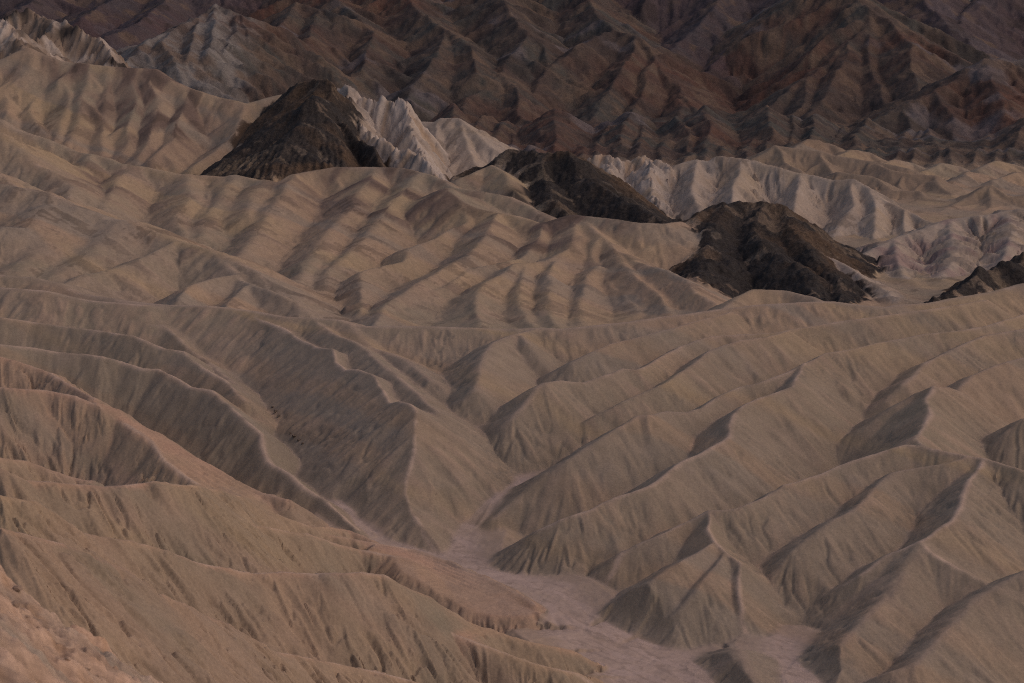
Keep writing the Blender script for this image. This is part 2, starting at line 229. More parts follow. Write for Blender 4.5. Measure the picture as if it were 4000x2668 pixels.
S('mountain_peak', [(1993,70,1088),(1990,140,1040),(2025,228,975),(2040,275,940)], .6, .4, Y)
S('mountain_peak', [(2046,53,1095),(2080,110,1040),(2100,180,990),(2110,210,965)], .6, .4, Y)
S('mountain_peak', [(1948,100,1065),(1930,160,1020),(1900,220,975),(1860,270,935)], .6, .4, Y)
S('mountain_peak', [(1860,180,1015),(1850,240,970),(1800,290,925)], .6, .4, Y)
S('mountain_back', [(1400,-80,1330),(1560,-60,1300),(1700,-60,1290),(1800,-90,1290)], .55, 1, Y)
S('mountain_back', [(1830,-40,1250),(1760,60,1180),(1660,130,1120),(1600,200,1070),(1590,230,1045)], .6, .5, Y)
S('mountain_back', [(1700,-60,1290),(1620,40,1200),(1545,120,1130)], .6, .5, Y)
S('mountain_back', [(2351,-60,1350),(2250,0,1300),(2200,60,1230),(2240,130,1150)], .55, .6, Y)
S('mountain_back', [(2080,-70,1330),(2130,10,1260),(2180,70,1200)], .55, .6, Y)
S('mountain_middle', [(1300,-60,1280),(1360,20,1180),(1412,70,1120),(1464,84,1105),(1492,123,1080),(1534,175,1045),(1569,217,1018),(1590,250,1000)], .6, .5, Y)
S('mountain_middle', [(1412,70,1120),(1324,105,1085),(1272,147,1055),(1219,210,1010),(1209,235,990)], .6, .5, Y)
S('mountain_middle', [(1464,90,1103),(1430,160,1045),(1380,230,995),(1350,290,955)], .6, .4, Y)
S('mountain_middle', [(1500,135,1070),(1480,210,1015),(1440,290,960)], .6, .4, Y)
S('mountain_middle', [(1560,215,1018),(1630,300,955),(1670,330,930),(1700,370,900)], .6, .5, Y)
S('mountain_middle', [(1560,230,1005),(1580,300,945),(1560,350,910)], .6, .5, Y)
S('mountain_left', [(1100,-60,1250),(1160,10,1170),(1209,77,1095),(1184,123,1060),(1149,175,1020),(1191,224,980),(1198,270,945),(1237,291,925),(1272,315,905),(1290,345,885)], .6, .5, Y)
S('mountain_left', [(1149,175,1020),(1080,230,970),(1060,270,940)], .6, .4, Y)
S('mountain_left', [(900,-60,1240),(960,30,1140),(1020,70,1095),(1000,140,1030),(960,190,985),(940,230,955)], .6, .4, Y)
S('mountain_left', [(700,-60,1230),(800,20,1140),(860,80,1080),(840,150,1015),(800,190,980)], .6, .4, Y)
S('mountain_left', [(1020,70,1095),(1080,110,1055),(1090,170,1005)], .6, .4, Y)
S('mountain_left', [(683,10,1130),(735,21,1120),(790,40,1100)], .6, .4, Y)
S('mountain_left', [(683,10,1130),(640,70,1060),(600,120,1010),(560,180,960),(600,225,920)], .6, .4, Y)
S('mountain_left', [(735,25,1115),(700,90,1045),(660,150,990),(680,200,950)], .6, .4, Y)
S('grey_ribbed_hill', [(340,100,930),(396,70,960),(455,46,985),(497,14,1015),(557,42,1005),(570,95,965)], .8, .5, Y)
S('grey_ribbed_hill', [(497,16,1015),(490,70,960),(470,130,905)], .7, .3, Y)
S('grey_ribbed_hill', [(455,48,983),(440,90,940),(420,140,895)], .7, .3, Y)
S('grey_ribbed_hill', [(396,72,958),(370,110,915),(400,155,880)], .7, .3, Y)
S('grey_ribbed_hill', [(340,102,928),(300,130,900),(270,155,880)], .7, .3, Y)
S('grey_ribbed_hill', [(545,38,1008),(540,80,965),(510,120,925)], .7, .3, Y)
S('mountain_far_left', [(0,-30,1300),(100,-50,1320),(200,-60,1310),(350,-60,1280),(500,-80,1250)], .5, 1, Y)
S('mountain_far_left', [(330,-50,1280),(250,10,1190),(180,50,1120)], .6, .6, Y)
S('mountain_far_left', [(430,-50,1260),(360,20,1150),(300,60,1080),(240,90,1030)], .6, .6, Y)
S('mountain_far_left', [(150,-50,1310),(90,0,1220),(20,30,1150)], .6, .6, Y)

# --- lower mountain spurs that run out on to the foothills
_sq = np.random.RandomState(8)
for n_, px_ in enumerate(range(1010, 2500, 48)):
    rg = 'mountain_left' if px_ < 1300 else 'mountain_middle' if px_ < 1690 else 'mountain_peak' if px_ < 1880 else 'mountain_right'
    a_ = _sq.uniform(-30, 30); q_ = 268 + _sq.uniform(-25, 25) + (25 if px_ > 1880 else 0)
    S(rg, [(px_ + a_, q_, 850), (px_ + a_ * .3 - 8, q_ + 38, 800), (px_ - _sq.uniform(0, 30), 348 + _sq.uniform(-6, 10), 752), (px_ - 20, 385, 712)], .62, .4, Y, 0, .5)
for px_, py_, y_ in ((2110, 420, 640), (2230, 400, 660), (2330, 400, 650), (2050, 372, 690), (2160, 380, 690), (2290, 375, 690), (1950, 350, 700), (1860, 330, 710), (2400, 440, 620)):
    S('foot_hill_5', [(px_ - 45, py_ + 14, y_ - 12), (px_, py_ - 6, y_), (px_ + 40, py_ + 2, y_ + 4), (px_ + 75, py_ + 22, y_ - 8)], .5, .8, Y, 0, .6)
# --- side spurs shed from the mountain and hill crests
_sp = np.random.RandomState(5)
def spurs(names, every, length, grade, t, r, k, skip=0.0):
    for L in [l for l in LINES if l['region'] in names]:
        P = L['P']; d = 0.0; nxt = every * _sp.uniform(.3, 1)
        for a, b in zip(P[:-1], P[1:]):
            ex, ey = b[0] - a[0], b[1] - a[1]; ls = max(1e-3, math.hypot(ex, ey))
            while nxt < d + ls:
                f = (nxt - d) / ls
                x, y, z = (a[n] + (b[n] - a[n]) * f for n in range(3))
                for side in (-1, 1):
                    if _sp.rand() < skip: continue
                    ang = math.atan2(ey, ex) + side * math.radians(_sp.uniform(35, 92))
                    if b[2] > a[2]: ang = math.atan2(-ey, -ex) + side * math.radians(_sp.uniform(35, 92))
                    ln = length * _sp.uniform(.4, 1.5); Q = [(x, y, z - .4)]; px_, py_, pz_ = x, y, z - .4
                    for m in range(4):
                        ang += _sp.uniform(-.35, .35); st = ln / 4
                        px_ += math.cos(ang) * st; py_ += math.sin(ang) * st; pz_ -= st * grade * _sp.uniform(.7, 1.35)
                        Q.append((px_, py_, pz_))
                    LINES.append(dict(region=L['region'], P=Q, t=t, r=r, trail=0.0, k=k))
                nxt += every * _sp.uniform(.6, 1.5)
            d += ls
spurs(('mountain_right', 'mountain_peak', 'mountain_back', 'mountain_middle', 'mountain_left', 'mountain_far_left'), 40, 74, .42, .8, .3, .4)
spurs(('grey_ribbed_hill',), 12, 40, .42, .85, .3, .3)
spurs(('foot_hill_1', 'foot_hill_2', 'foot_hill_3', 'foot_hill_4', 'foot_hill_5', 'pale_hill'), 9, 16, .38, .75, .3, .2)
spurs(('long_back_crest', 'middle_hill', 'high_left_hill'), 17, 12, .36, .65, .4, .4, .4)
spurs(('left_hill',), 14, 12, .3, .6, .6, .5, .4)
spurs(('left_ridge_1', 'left_ridge_2', 'left_ridge_3'), 4.5, 4.5, .72, 1.1, .3, .3, .3)
spurs(('left_ridge_5', 'left_ridge_6', 'left_ridge_7', 'left_ridge_8'), 5.5, 5.5, .58, .9, .3, .3, .3)
spurs(('middle_ridge_2', 'middle_ridge_3', 'middle_ridge_4', 'middle_ridge_5', 'right_ridge_1', 'right_ridge_2', 'right_ridge_3', 'right_ridge_4', 'right_ridge_5', 'right_ridge_8'), 8, 7, .44, .72, .4, .4, .45)
import numpy as np
# ---------------------------------------------------------------- height field
_rs = np.random.RandomState(11)
_T = _rs.rand(8, 256, 256).astype(np.float32) * 2 - 1
def vn(x, y, k=0):                                   # smooth lattice noise, about -1..1
    fx = np.floor(x); fy = np.floor(y)
    i = fx.astype(np.int32) & 255; j = fy.astype(np.int32) & 255
    a = (x - fx).astype(np.float32); b = (y - fy).astype(np.float32)
    a = a * a * (3 - 2 * a); b = b * b * (3 - 2 * b)
    T = _T[k % 8]; i1 = (i + 1) & 255; j1 = (j + 1) & 255
    p = T[j, i]; q = T[j1, i]
    p = p + (T[j, i1] - p) * a
    q = q + (T[j1, i1] - q) * a
    return p + (q - p) * b
def fbm(x, y, k=0, o=4, g=.5):
    s = 0; a = 1.0; n = 0
    for m in range(o):
        s = s + a * vn(x * 2.03 ** m + 17.3 * m, y * 2.03 ** m + 5.1 * m, k + m); n += a; a *= g
    return s / n
def ridged(x, y, k=0, o=4):
    s = 0; a = 1.0; n = 0
    for m in range(o):
        r = 1 - np.abs(vn(x * 2.07 ** m + 31.7 * m, y * 2.07 ** m + 9.2 * m, k + m)) * 1.6
        s = s + a * r; n += a; a *= .5
    return s / n
def band(y, a, b, w):                                # soft window in distance
    return np.clip((y - a) / w + .5, 0, 1) * np.clip((b - y) / w + .5, 0, 1)
def make_grid(NC, rows):
    u = np.concatenate([np.linspace(-0.40, -0.266, 35, endpoint=False), np.linspace(-0.266, 0.266, NC), np.linspace(0.266, 0.40, 36)[1:]]).astype(np.float32)   # fine in view, coarse beside it
    yy = np.concatenate([np.geomspace(a, b, n, endpoint=False) for a, b, n in rows]).astype(np.float32)
    return u, yy
def wash_at(x, y):                                    # bed level of the nearest channel, distance from its banks
    zc = np.zeros(x.shape, np.float32); dm = np.full(x.shape, 1e3, np.float32)
    for Wl in WASHES:
        for a, b in zip(Wl[:-1], Wl[1:]):
            ex, ey = b[0] - a[0], b[1] - a[1]; l2 = ex * ex + ey * ey
            f = np.clip(((x - a[0]) * ex + (y - a[1]) * ey) / l2, 0, 1)
            d = np.hypot(x - a[0] - f * ex, y - a[1] - f * ey) - (a[3] + (b[3] - a[3]) * f)
            near = d < dm
            zc = np.where(near, a[2] + (b[2] - a[2]) * f, zc); dm = np.where(near, d, dm)
    return zc.astype(np.float32), dm.astype(np.float32)
def floor_z(x, y):
    zc, d = wash_at(x, y)
    near = np.where(d < 4, zc + .07 * np.clip(d, 0, 4), zc + .28 - .3 * (d - 4))
    z = np.where(y < 330, near, 7.5 - 0.02 * (y - 330.0))
    z = np.where(y > 480, 4.5 + 0.012 * (y - 480), z)
    far = 6.0 + 0.008 * (y - 640) + 3 * np.clip((y - 660) / 120, 0, 1) * ridged(x / 60, y / 60, 3, 3)
    return np.where(y > 640, far, z).astype(np.float32)
def build(u, yy):
    Yg = np.repeat(yy[:, None], len(u), 1)
    Xg = u[None, :] * Yg
    F = floor_z(Xg, Yg).astype(np.float32)
    Z = np.full(F.shape, -60, np.float32)
    # crests wander a little: the survey is read through a gentle warp
    wx = np.zeros_like(Z); wy = np.zeros_like(Z)
    for lo, hi, w_, l_ in ((0, 330, .42, 5.0), (330, 560, 1.5, 12.0), (560, 720, 1.9, 12.0), (720, 9e3, 4.0, 36.0)):
        j0, j1 = np.searchsorted(yy, [lo - 40, hi + 40])
        if j1 <= j0: continue
        xs, ys = Xg[j0:j1], Yg[j0:j1]; b = (band(ys, lo, hi, 40 if lo or hi < 9e3 else 1) * w_).astype(np.float32)
        wx[j0:j1] += b * fbm(xs / l_, ys / l_, 0, 3); wy[j0:j1] += b * fbm(xs / l_ + 40, ys / l_ + 9, 2, 3)
    Xq = Xg + wx; Yq = Yg + wy
    own = np.full(Z.shape, -1, np.int16)
    crest = np.full(Z.shape, 1e3, np.float32)       # distance to the nearest crest line
    trail = np.zeros(Z.shape, np.float32); paths = []
    for li, L in enumerate(LINES):
        P = L['P']; t0 = L['t']; r = L['r']
        xs = [p[0] for p in P]; ys = [p[1] for p in P]; zs = [p[2] for p in P]
        R = (max(zs) - min(0, min(zs)) + 4) / t0
        R = min(R, 25 + 0.12 * max(ys))
        j0, j1 = np.searchsorted(yy, [min(ys) - R, max(ys) + R])
        if j1 - j0 < 2: continue
        ylo, yhi = yy[j0], yy[j1 - 1]
        umin = min((min(xs) - R) / ylo, (min(xs) - R) / yhi); umax = max((max(xs) + R) / ylo, (max(xs) + R) / yhi)
        i0, i1 = np.searchsorted(u, [umin, umax])
        if i1 - i0 < 2: continue
        Xw = Xq[j0:j1, i0:i1]; Yw = Yq[j0:j1, i0:i1]
        best = np.full(Xw.shape, -1e3, np.float32); dmin = np.full(Xw.shape, 1e6, np.float32)
        for a, b in zip(P[:-1], P[1:]):
            ex, ey = b[0] - a[0], b[1] - a[1]
            Ls = max(1e-3, float(np.hypot(ex, ey))); ex /= Ls; ey /= Ls
            g = (b[2] - a[2]) / Ls
            t = max(t0, abs(g) * 1.06 + 0.02)
            dx = Xw - np.float32(a[0]); dy = Yw - np.float32(a[1])
            al = dx * np.float32(ex) + dy * np.float32(ey)
            d = np.abs(dx * np.float32(ey) - dy * np.float32(ex)); d2 = d * d
            dd = np.maximum(0, np.abs(al - np.float32(Ls * .5)) - np.float32(Ls * .5))
            np.minimum(dmin, d2 + dd * dd, out=dmin)
            sg = np.clip(al + d * np.float32(g / np.sqrt(t * t - g * g)), 0, np.float32(Ls))
            q = np.sqrt((al - sg) ** 2 + d2 + np.float32(r * r)) - np.float32(r)
            np.maximum(best, np.float32(a[2]) + np.float32(g) * sg - np.float32(t) * q, out=best)
        dmin = np.sqrt(dmin)
        k = L['k']
        Zw = Z[j0:j1, i0:i1]
        df = best - Zw
        h = np.maximum(k - np.abs(df), 0) / k
        own[j0:j1, i0:i1] = np.where(df > 0, li, own[j0:j1, i0:i1])
        Z[j0:j1, i0:i1] = np.maximum(best, Zw) + h * h * k * .25
        np.minimum(crest[j0:j1, i0:i1], dmin, out=crest[j0:j1, i0:i1])
        if L['trail'] > 0: paths.append((j0, j1, i0, i1, best, dmin, L['trail']))
    j1 = np.searchsorted(yy, 330)                                   # the wash has cut its bed into the toes of the ridges
    zc, dw = wash_at(Xq[:j1], Yq[:j1])
    dw = np.maximum(dw, 0)
    Z[:j1] = np.minimum(Z[:j1], zc + .45 * dw + .07 * dw * dw + .02)
    kf = np.where(Yg < 330, .35, 3.0).astype(np.float32)          # silt fans ease the slopes into the floors
    h = np.maximum(kf - np.abs(Z - F), 0) / kf
    own[F > Z] = -1
    fan = np.where(F > Z, 1.0, h)
    Z = np.maximum(Z, F) + h * h * kf * .25
    for j0, j1, i0, i1, best, dmin, tw in paths:      # worn crests and crest highlights, only where the crest really stands out
        w = tw * np.clip(1.3 - dmin / (0.0020 * Yg[j0:j1, i0:i1]), 0, 1) * np.clip(1.6 - (Z[j0:j1, i0:i1] - best) / .12, 0, 1)
        np.maximum(trail[j0:j1, i0:i1], w, out=trail[j0:j1, i0:i1])
    return Xg, Yg, Z, own, crest, trail, fan
def grads(Xg, Yg, Z):
    gx = np.gradient(Z, axis=1) / np.gradient(Xg, axis=1)
    gy = (np.gradient(Z, axis=0) - gx * np.gradient(Xg, axis=0)) / np.gradient(Yg, axis=0)
    return gx, gy
def blur(A, n=1):
    for _ in range(n):
        B = A.copy(); B[1:-1] = A[:-2] * .25 + A[1:-1] * .5 + A[2:] * .25
        A = B.copy(); A[:, 1:-1] = B[:, :-2] * .25 + B[:, 1:-1] * .5 + B[:, 2:] * .25
    return A
def rills(u, yy, Xg, Yg, Z, own, crest):
    """Run-off grooves: noise smeared along the fall line of the ground."""
    gx, gy = grads(Xg, Yg, blur(Z, 2))
    sl = np.sqrt(gx * gx + gy * gy) + 1e-4
    dx = (-gx / sl); dy = (-gy / sl)
    steep = np.clip((sl - .12) / .3, 0, 1).astype(np.float32)
    rowi = np.arange(len(yy), dtype=np.float32); coli = np.arange(len(u), dtype=np.float32)
    acc = {}
    sets = ((0, 340, .36, .30, 0), (0, 340, 1.15, .5, 1), (310, 740, 1.1, .8, 2), (310, 740, 3.0, 1.5, 3), (690, 9e3, 3.6, 2.2, 4), (690, 9e3, 11.0, 4.0, 5))
    out = [np.zeros_like(Z) for _ in sets]
    for lo, hi in ((0, 340), (310, 740), (690, 9e3)):
        j0, j1 = np.searchsorted(yy, [lo, hi])
        mine = [(n, s) for n, s in enumerate(sets) if s[0] == lo]
        if j1 - j0 < 3: continue
        step = mine[0][1][3]
        for sgn in (1, -1):
            x = Xg[j0:j1].copy(); y = Yg[j0:j1].copy()
            for m in range(8):
                if m:
                    c = np.clip(np.interp((x / y).ravel(), u, coli).reshape(y.shape) + .5, 0, len(u) - 1).astype(np.int32)
                    rr = np.clip(np.interp(y.ravel(), yy, rowi).reshape(y.shape) + .5, 0, len(yy) - 1).astype(np.int32)
                    ddx = dx[rr, c]; ddy = dy[rr, c]
                else:
                    ddx = dx[j0:j1]; ddy = dy[j0:j1]
                x = x + ddx * (step * sgn); y = y + ddy * (step * sgn)
                for n, s in mine:
                    out[n][j0:j1] += vn((x * .8 + y * .6) / s[2], (y * .8 - x * .6) / s[2], s[4]) * (1 - m / 9.0)
    for n, s in enumerate(sets):
        out[n] *= 1 / 3.6
    return out, steep, sl
# ---------------------------------------------------------------- run the survey
u, yy = make_grid(800, [(98, 118, 14), (118, 215, 620), (215, 335, 380), (335, 500, 260), (500, 720, 260), (720, 1420, 370)])
X, Y, Z, own, crest, trail, fan = build(u, yy)
R, steep, sl = rills(u, yy, X, Y, Z, own, crest)
def groove(n, w=.28): return np.exp(-(n / w) ** 2)
REG = np.array([L['region'] for L in LINES] + ['floor'])
rid = REG[own]                                        # own = -1 picks 'floor'
regs = sorted(set(REG)); ri = {r: n for n, r in enumerate(regs)}
ridx = np.array([ri[r] for r in REG], np.int16)[own]
def isr(*names):
    return np.isin(ridx, [ri[n] for n in names if n in ri]).astype(np.float32)
def soft(m, n=3): return blur(m, n)
def pt(px, py, y): return ((px - CX) / FPX * y, y)
def spot(px, py, y, rx, ry, rot=0.0):                 # a patch of ground at a surveyed place
    x0, y0 = pt(px, py, y); c, s = math.cos(rot), math.sin(rot)
    a = ((X - x0) * c + (Y - y0) * s) / rx; b = (-(X - x0) * s + (Y - y0) * c) / ry
    return np.exp(-(a * a + b * b))
BA = band(Y, 0, 325, 25); BB = band(Y, 325, 715, 25); BC = band(Y, 715, 9e3, 50)
top = np.clip(crest / (.008 * Y), 0, 1)
w = steep * top
dark = isr('dark_outcrop_1', 'dark_outcrop_2', 'dark_outcrop_3', 'dark_outcrop_4')
cliff = isr('pale_cliff_1', 'pale_cliff_2', 'left_pinnacle')
near_left = isr('left_ridge_1', 'left_ridge_2', 'left_ridge_3', 'left_ridge_4', 'left_ridge_5', 'left_ridge_6')
fine = groove(R[0], .24); cr = groove(R[1], .19 - .05 * near_left)                     # narrow run-off cracks
patch = np.clip(.55 + 1.3 * fbm(X / 9, Y / 9, 7, 2), 0.1, 1.2)       # some faces are cracked, some smooth
dZ = w * (BA * ((.10 + .10 * near_left) * R[0] + (.12 + .22 * near_left) * R[1] - (patch + .15 + .4 * near_left) * ((.10 + .12 * near_left) * fine + (.24 + .24 * near_left) * cr))
          + BB * (.14 * R[2] + .34 * R[3] - .2 * groove(R[2], .14) - .4 * groove(R[3], .12))
          + BC * (.9 * R[4] + 1.1 * R[5] - 1.5 * groove(R[4], .15) - 2.2 * groove(R[5], .14)))
dZ += BA * (.045 * fbm(X / .5, Y / .5, 1, 2)) + BB * .10 * fbm(X / 1.0, Y / 1.0, 2, 2) + BC * (.9 * fbm(X / 3.4, Y / 3.4, 3, 3) + 1.6 * (.5 - np.abs(fbm(X / 7., Y / 7., 2, 2))) + 2.2 * (.5 - np.abs(fbm(X / 16., Y / 16., 6, 3))))
dZ = dZ.astype(np.float32); db = blur(dZ, 1); dZ = db + (dZ - db) * (.25 + .65 * near_left)
plz = soft(isr('pale_hill', 'white_ridge', 'rounded_pale_hill', 'talus_spur', 'foot_hill_1', 'foot_hill_2', 'foot_hill_3', 'foot_hill_4', 'foot_hill_5'), 2)
dZ += plz * w * (.35 * R[2] + .4 * R[3] - .5 * groove(R[2], .2) - .9 * groove(R[3], .16))
dsoft = soft(dark, 2)
dZ += dsoft * (2.6 * fbm(X / 13., Y / 13., 1, 2) * (Y > 500) + 1.2 * fbm(X / 6.5, Y / 6.5, 1, 3) + .7 * fbm(X / 3.4, Y / 3.4, 5, 4) + .7 * np.abs(fbm(X / 1.6, Y / 1.6, 3, 2))) + soft(cliff, 2) * (.6 * R[3] + .9 * R[2] - .8 * groove(R[3], .2) - .7 * groove(R[2], .2) + .9 * fbm(X / 2.6, Y / 2.6, 4, 3))
dZ += BA * fan * fan * (.10 * fbm(X / 2.6, Y / 4.0, 2, 4))
Zf = Z + dZ
# ---------------------------------------------------------------- ground colours (clay and rock, with some shade, crest light and haze painted in)
def C(*c): return np.array(c, np.float32)
def mixc(A, c, m): return A + (c - A) * np.clip(m, 0, 1)[..., None]
n1 = fbm(X / 22, Y / 22, 0, 3); n2 = fbm(X / 6, Y / 6, 3, 3); n3 = fbm(X / 1.5, Y / 1.5, 5, 2)
col = np.broadcast_to(C(.375, .277, .197), X.shape + (3,)).copy()
col = mixc(col, C(.315, .258, .19), .4 + 1.4 * n1)                   # grey-olive beds
col = mixc(col, C(.385, .275, .20), (.2 + 1.2 * n2) * .6)          # warm beds
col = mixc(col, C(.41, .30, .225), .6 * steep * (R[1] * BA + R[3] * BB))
col = mixc(col, C(.22, .185, .15), steep * patch * (.40 * fine + .55 * cr) * BA)  # shade inside the deep narrow cracks, painted into the colour
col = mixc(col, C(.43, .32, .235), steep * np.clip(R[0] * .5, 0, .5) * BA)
col = mixc(col, C(.27, .215, .165), steep * np.clip(-R[0] * .5, 0, .5) * BA)                    # darker streaks along the fall line
col = mixc(col, C(.475, .305, .22), near_left * (.65 + .5 * n2))
bed = vn((.45 * X + .3 * Y + .9 * Z) / 3.2 + 1.5 * n1, .3 * n2, 4)                                   # tilted beds
col = mixc(col, C(.44, .325, .20), np.clip(bed * 1.6 - .1, 0, .7) * np.clip(.5 + n1, 0, 1))
col = mixc(col, C(.285, .25, .208), np.clip(-bed * 1.7 - .15, 0, .7) * np.clip(.5 - n1, 0, 1))
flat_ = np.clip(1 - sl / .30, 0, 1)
col = mixc(col, C(.265, .222, .165), np.clip((sl - .40) / .45, 0, 1) * (.6 + .5 * n2) * BA)   # shade of the steep flanks painted in as darker olive
col = mixc(col, C(.42, .318, .255), flat_ * .7 * BA)  # gentle ground painted paler, for the sky light it catches
col = mixc(col, C(.49, .372, .292), trail * np.clip(np.where(trail > .72, .75, .35) + .9 * n3 + 1.3 * n2, 0, 1))  # footpaths and wear, plus sky light on crest tops painted paler
bedw = np.clip(1 - np.maximum(wash_at(X, Y)[1], 0) / 2.2, 0, 1)
wash = BA * np.clip(.2 * fan ** 3 + bedw * np.clip(1.3 - sl / .3, 0, 1), 0, 1)
braid = fbm((X * .7 - Y * .7) / 5.0, (X * .7 + Y * .7) / 1.1, 6, 3)
col = mixc(col, C(.50, .385, .33), wash * np.clip(.85 + .5 * braid, 0, 1))
col = mixc(col, C(.30, .23, .19), wash * np.clip(3 * groove(braid, .06) - 1, 0, .5))
# brown gravel skins on the back hills
br = spot(330, 240, 570, 16, 26, .5) * 1.2 + spot(250, 165, 598, 30, 7) + spot(400, 230, 580, 6, 22, .3)
br = br + spot(830, 400, 470, 22, 18) + spot(950, 470, 445, 18, 16) + spot(1250, 545, 415, 14, 14) + spot(1310, 505, 424, 9, 9) + spot(225, 430, 465, 5, 16, .4)
br = br * np.clip(.55 + 1.1 * R[3] + .5 * n2, 0, 1.2) * BB
col = mixc(col, C(.20, .145, .118), br * .85)
col = mixc(col, C(.55, .45, .40), spot(1240, 888, 276, .7, .9) * .9 + spot(1060, 1060, 236, 1.2, 2) * 0)
col = mixc(col, C(.15, .11, .09), spot(1765, 880, 262, 3.2, 1.2, .3) * np.clip(.5 + 1.5 * n3, 0, 1))
pale = isr('pale_hill', 'white_ridge', 'rounded_pale_hill', 'talus_spur')
col = mixc(col, C(.40, .335, .28), soft(pale, 1) * (.8 + .5 * n2))
col = mixc(col, C(.47, .405, .355), soft(cliff, 1) * (.75 + .8 * R[2]))
pk = isr('talus_spur', 'rounded_pale_hill')
col = mixc(col, C(.30, .215, .195), soft(pk, 1) * np.clip(n2 * 2.2 - .1, 0, .8))
pin = soft(isr('left_pinnacle'), 1)
col = mixc(col, C(.24, .185, .145), pin * np.clip(.7 + 2 * n2, 0, 1))
col = mixc(col, C(.06, .05, .045), pin * np.clip(2.5 * fbm(X / 9, Y / 9, 7, 2) - .2, 0, 1))
dk = blur(dark, 30)
dk = np.clip((dk - .5 + np.clip(.5 * R[3] + .35 * R[2] + .25 * n3, -.44, .44)) / .25 + .5, 0, 1) * BB                  # ragged edge, debris trains run downhill
deb = (spot(480, 380, 522, 5, 12, -.5) + spot(550, 345, 535, 5, 12, -.5) + spot(610, 300, 546, 4, 10, -.5) + spot(1190, 470, 486, 4, 8) + spot(1590, 640, 385, 4, 9)) * np.clip(.15 + 1.0 * R[3] + .5 * R[2] + .3 * n3, 0, 1)
dk = np.maximum(dk, np.clip(deb * 1.3, 0, .9) * BB)
dk = dk * (1 - .8 * np.clip(spot(560, 385, 512, 7, 7) * (.3 + 1.2 * R[3] + .8 * R[2]), 0, 1))
col = mixc(col, C(.040, .035, .033), dk)
col = mixc(col, C(.105, .070, .046), dk * np.clip(.18 + 1.8 * fbm(X / 16, Y / 16, 2, 3) + .6 * n2, 0, .8))
# mountains
mt = BC
mcol = np.broadcast_to(C(.108, .082, .072), X.shape + (3,)).copy()
mcol = mixc(mcol, C(.098, .094, .086), .4 + .5 * R[5] + 1.8 * fbm(X / 90, Y / 90, 4, 3))
mcol = mixc(mcol, C(.145, .078, .06), .10 + .4 * R[4] + 1.6 * fbm(X / 70 + 7, Y / 70, 6, 3))
mcol = mixc(mcol, C(.17, .13, .10), .8 * np.clip(R[4] * 1.0 + .2 * R[5], 0, 1))
mcol = mixc(mcol, C(.19, .165, .17), np.clip(4 * fbm(X / 38 + 3, Y / 38, 1, 3) - 1.3 + .6 * R[5], 0, .65))
gm = isr('grey_ribbed_hill') * np.clip((-.126 - X / Y + .012 * n2) / .012, 0, 1)
mcol = mixc(mcol, C(.265, .243, .226), soft(gm, 2) * np.clip(.75 + .6 * R[4], 0, 1))
mcol = mixc(mcol, C(.105, .082, .098), soft(isr('mountain_back', 'mountain_far_left'), 2) * .6)  # purple haze over the farthest ranges, tinted into the rock colour
tn = fbm(X / 17 + 2, Y / 17, 7, 4)
mcol = mixc(mcol, C(.19, .135, .10), np.clip(3 * tn - .6, 0, .7)); mcol = mixc(mcol, C(.06, .048, .046), np.clip(-3 * tn - .6, 0, .6))
mcol *= .82
col = col + (mcol - col) * mt[..., None]
foot = isr('foot_hill_1', 'foot_hill_2', 'foot_hill_3', 'foot_hill_4')
col = mixc(col, C(.26, .20, .15), foot * .7)
col *= (1 + .10 * n3[..., None])
col = np.clip(col, .02, .75)

# ---------------------------------------------------------------- material
def ground_material(name, rough=.95, grain=6.0, bump=.25, dist=.05, vary=.22):
    m = bpy.data.materials.new(name); m.use_nodes = True
    nt = m.node_tree; nt.nodes.clear(); N = nt.nodes.new; Lk = nt.links.new
    out = N('ShaderNodeOutputMaterial'); bs = N('ShaderNodeBsdfPrincipled')
    bs.inputs['Roughness'].default_value = rough; bs.inputs['Specular IOR Level'].default_value = .15
    at = N('ShaderNodeAttribute'); at.attribute_name = 'soil'
    tc = N('ShaderNodeTexCoord')
    n1 = N('ShaderNodeTexNoise'); n1.inputs['Scale'].default_value = grain; n1.inputs['Detail'].default_value = 5; n1.inputs['Roughness'].default_value = .65
    mr = N('ShaderNodeMapRange'); mr.inputs['From Min'].default_value = .3; mr.inputs['From Max'].default_value = .7
    mr.inputs['To Min'].default_value = 1 - vary; mr.inputs['To Max'].default_value = 1 + vary
    mul = N('ShaderNodeVectorMath'); mul.operation = 'SCALE'
    Lk(tc.outputs['Object'], n1.inputs['Vector']); Lk(n1.outputs['Fac'], mr.inputs['Value'])
    Lk(at.outputs['Color'], mul.inputs[0]); Lk(mr.outputs['Result'], mul.inputs['Scale'])
    Lk(mul.outputs['Vector'], bs.inputs['Base Color'])
    b = N('ShaderNodeBump'); b.inputs['Strength'].default_value = bump; b.inputs['Distance'].default_value = dist
    Lk(n1.outputs['Fac'], b.inputs['Height']); Lk(b.outputs['Normal'], bs.inputs['Normal'])
    Lk(bs.outputs['BSDF'], out.inputs['Surface'])
    return m
M_CLAY = ground_material('clay', grain=3.5, bump=.35, dist=.1, vary=.14)
M_FAR = ground_material('far_clay', grain=1.6, bump=.35, dist=.2, vary=.14)
M_DARK = ground_material('basalt_rubble', rough=.9, grain=1.2, bump=.9, dist=.4, vary=.45)
M_MOUNT = ground_material('mountain_rock', grain=.5, bump=.6, dist=1.2, vary=.18)
M_WASH = ground_material('wash_silt', grain=1.6, bump=.3, dist=.05, vary=.1)

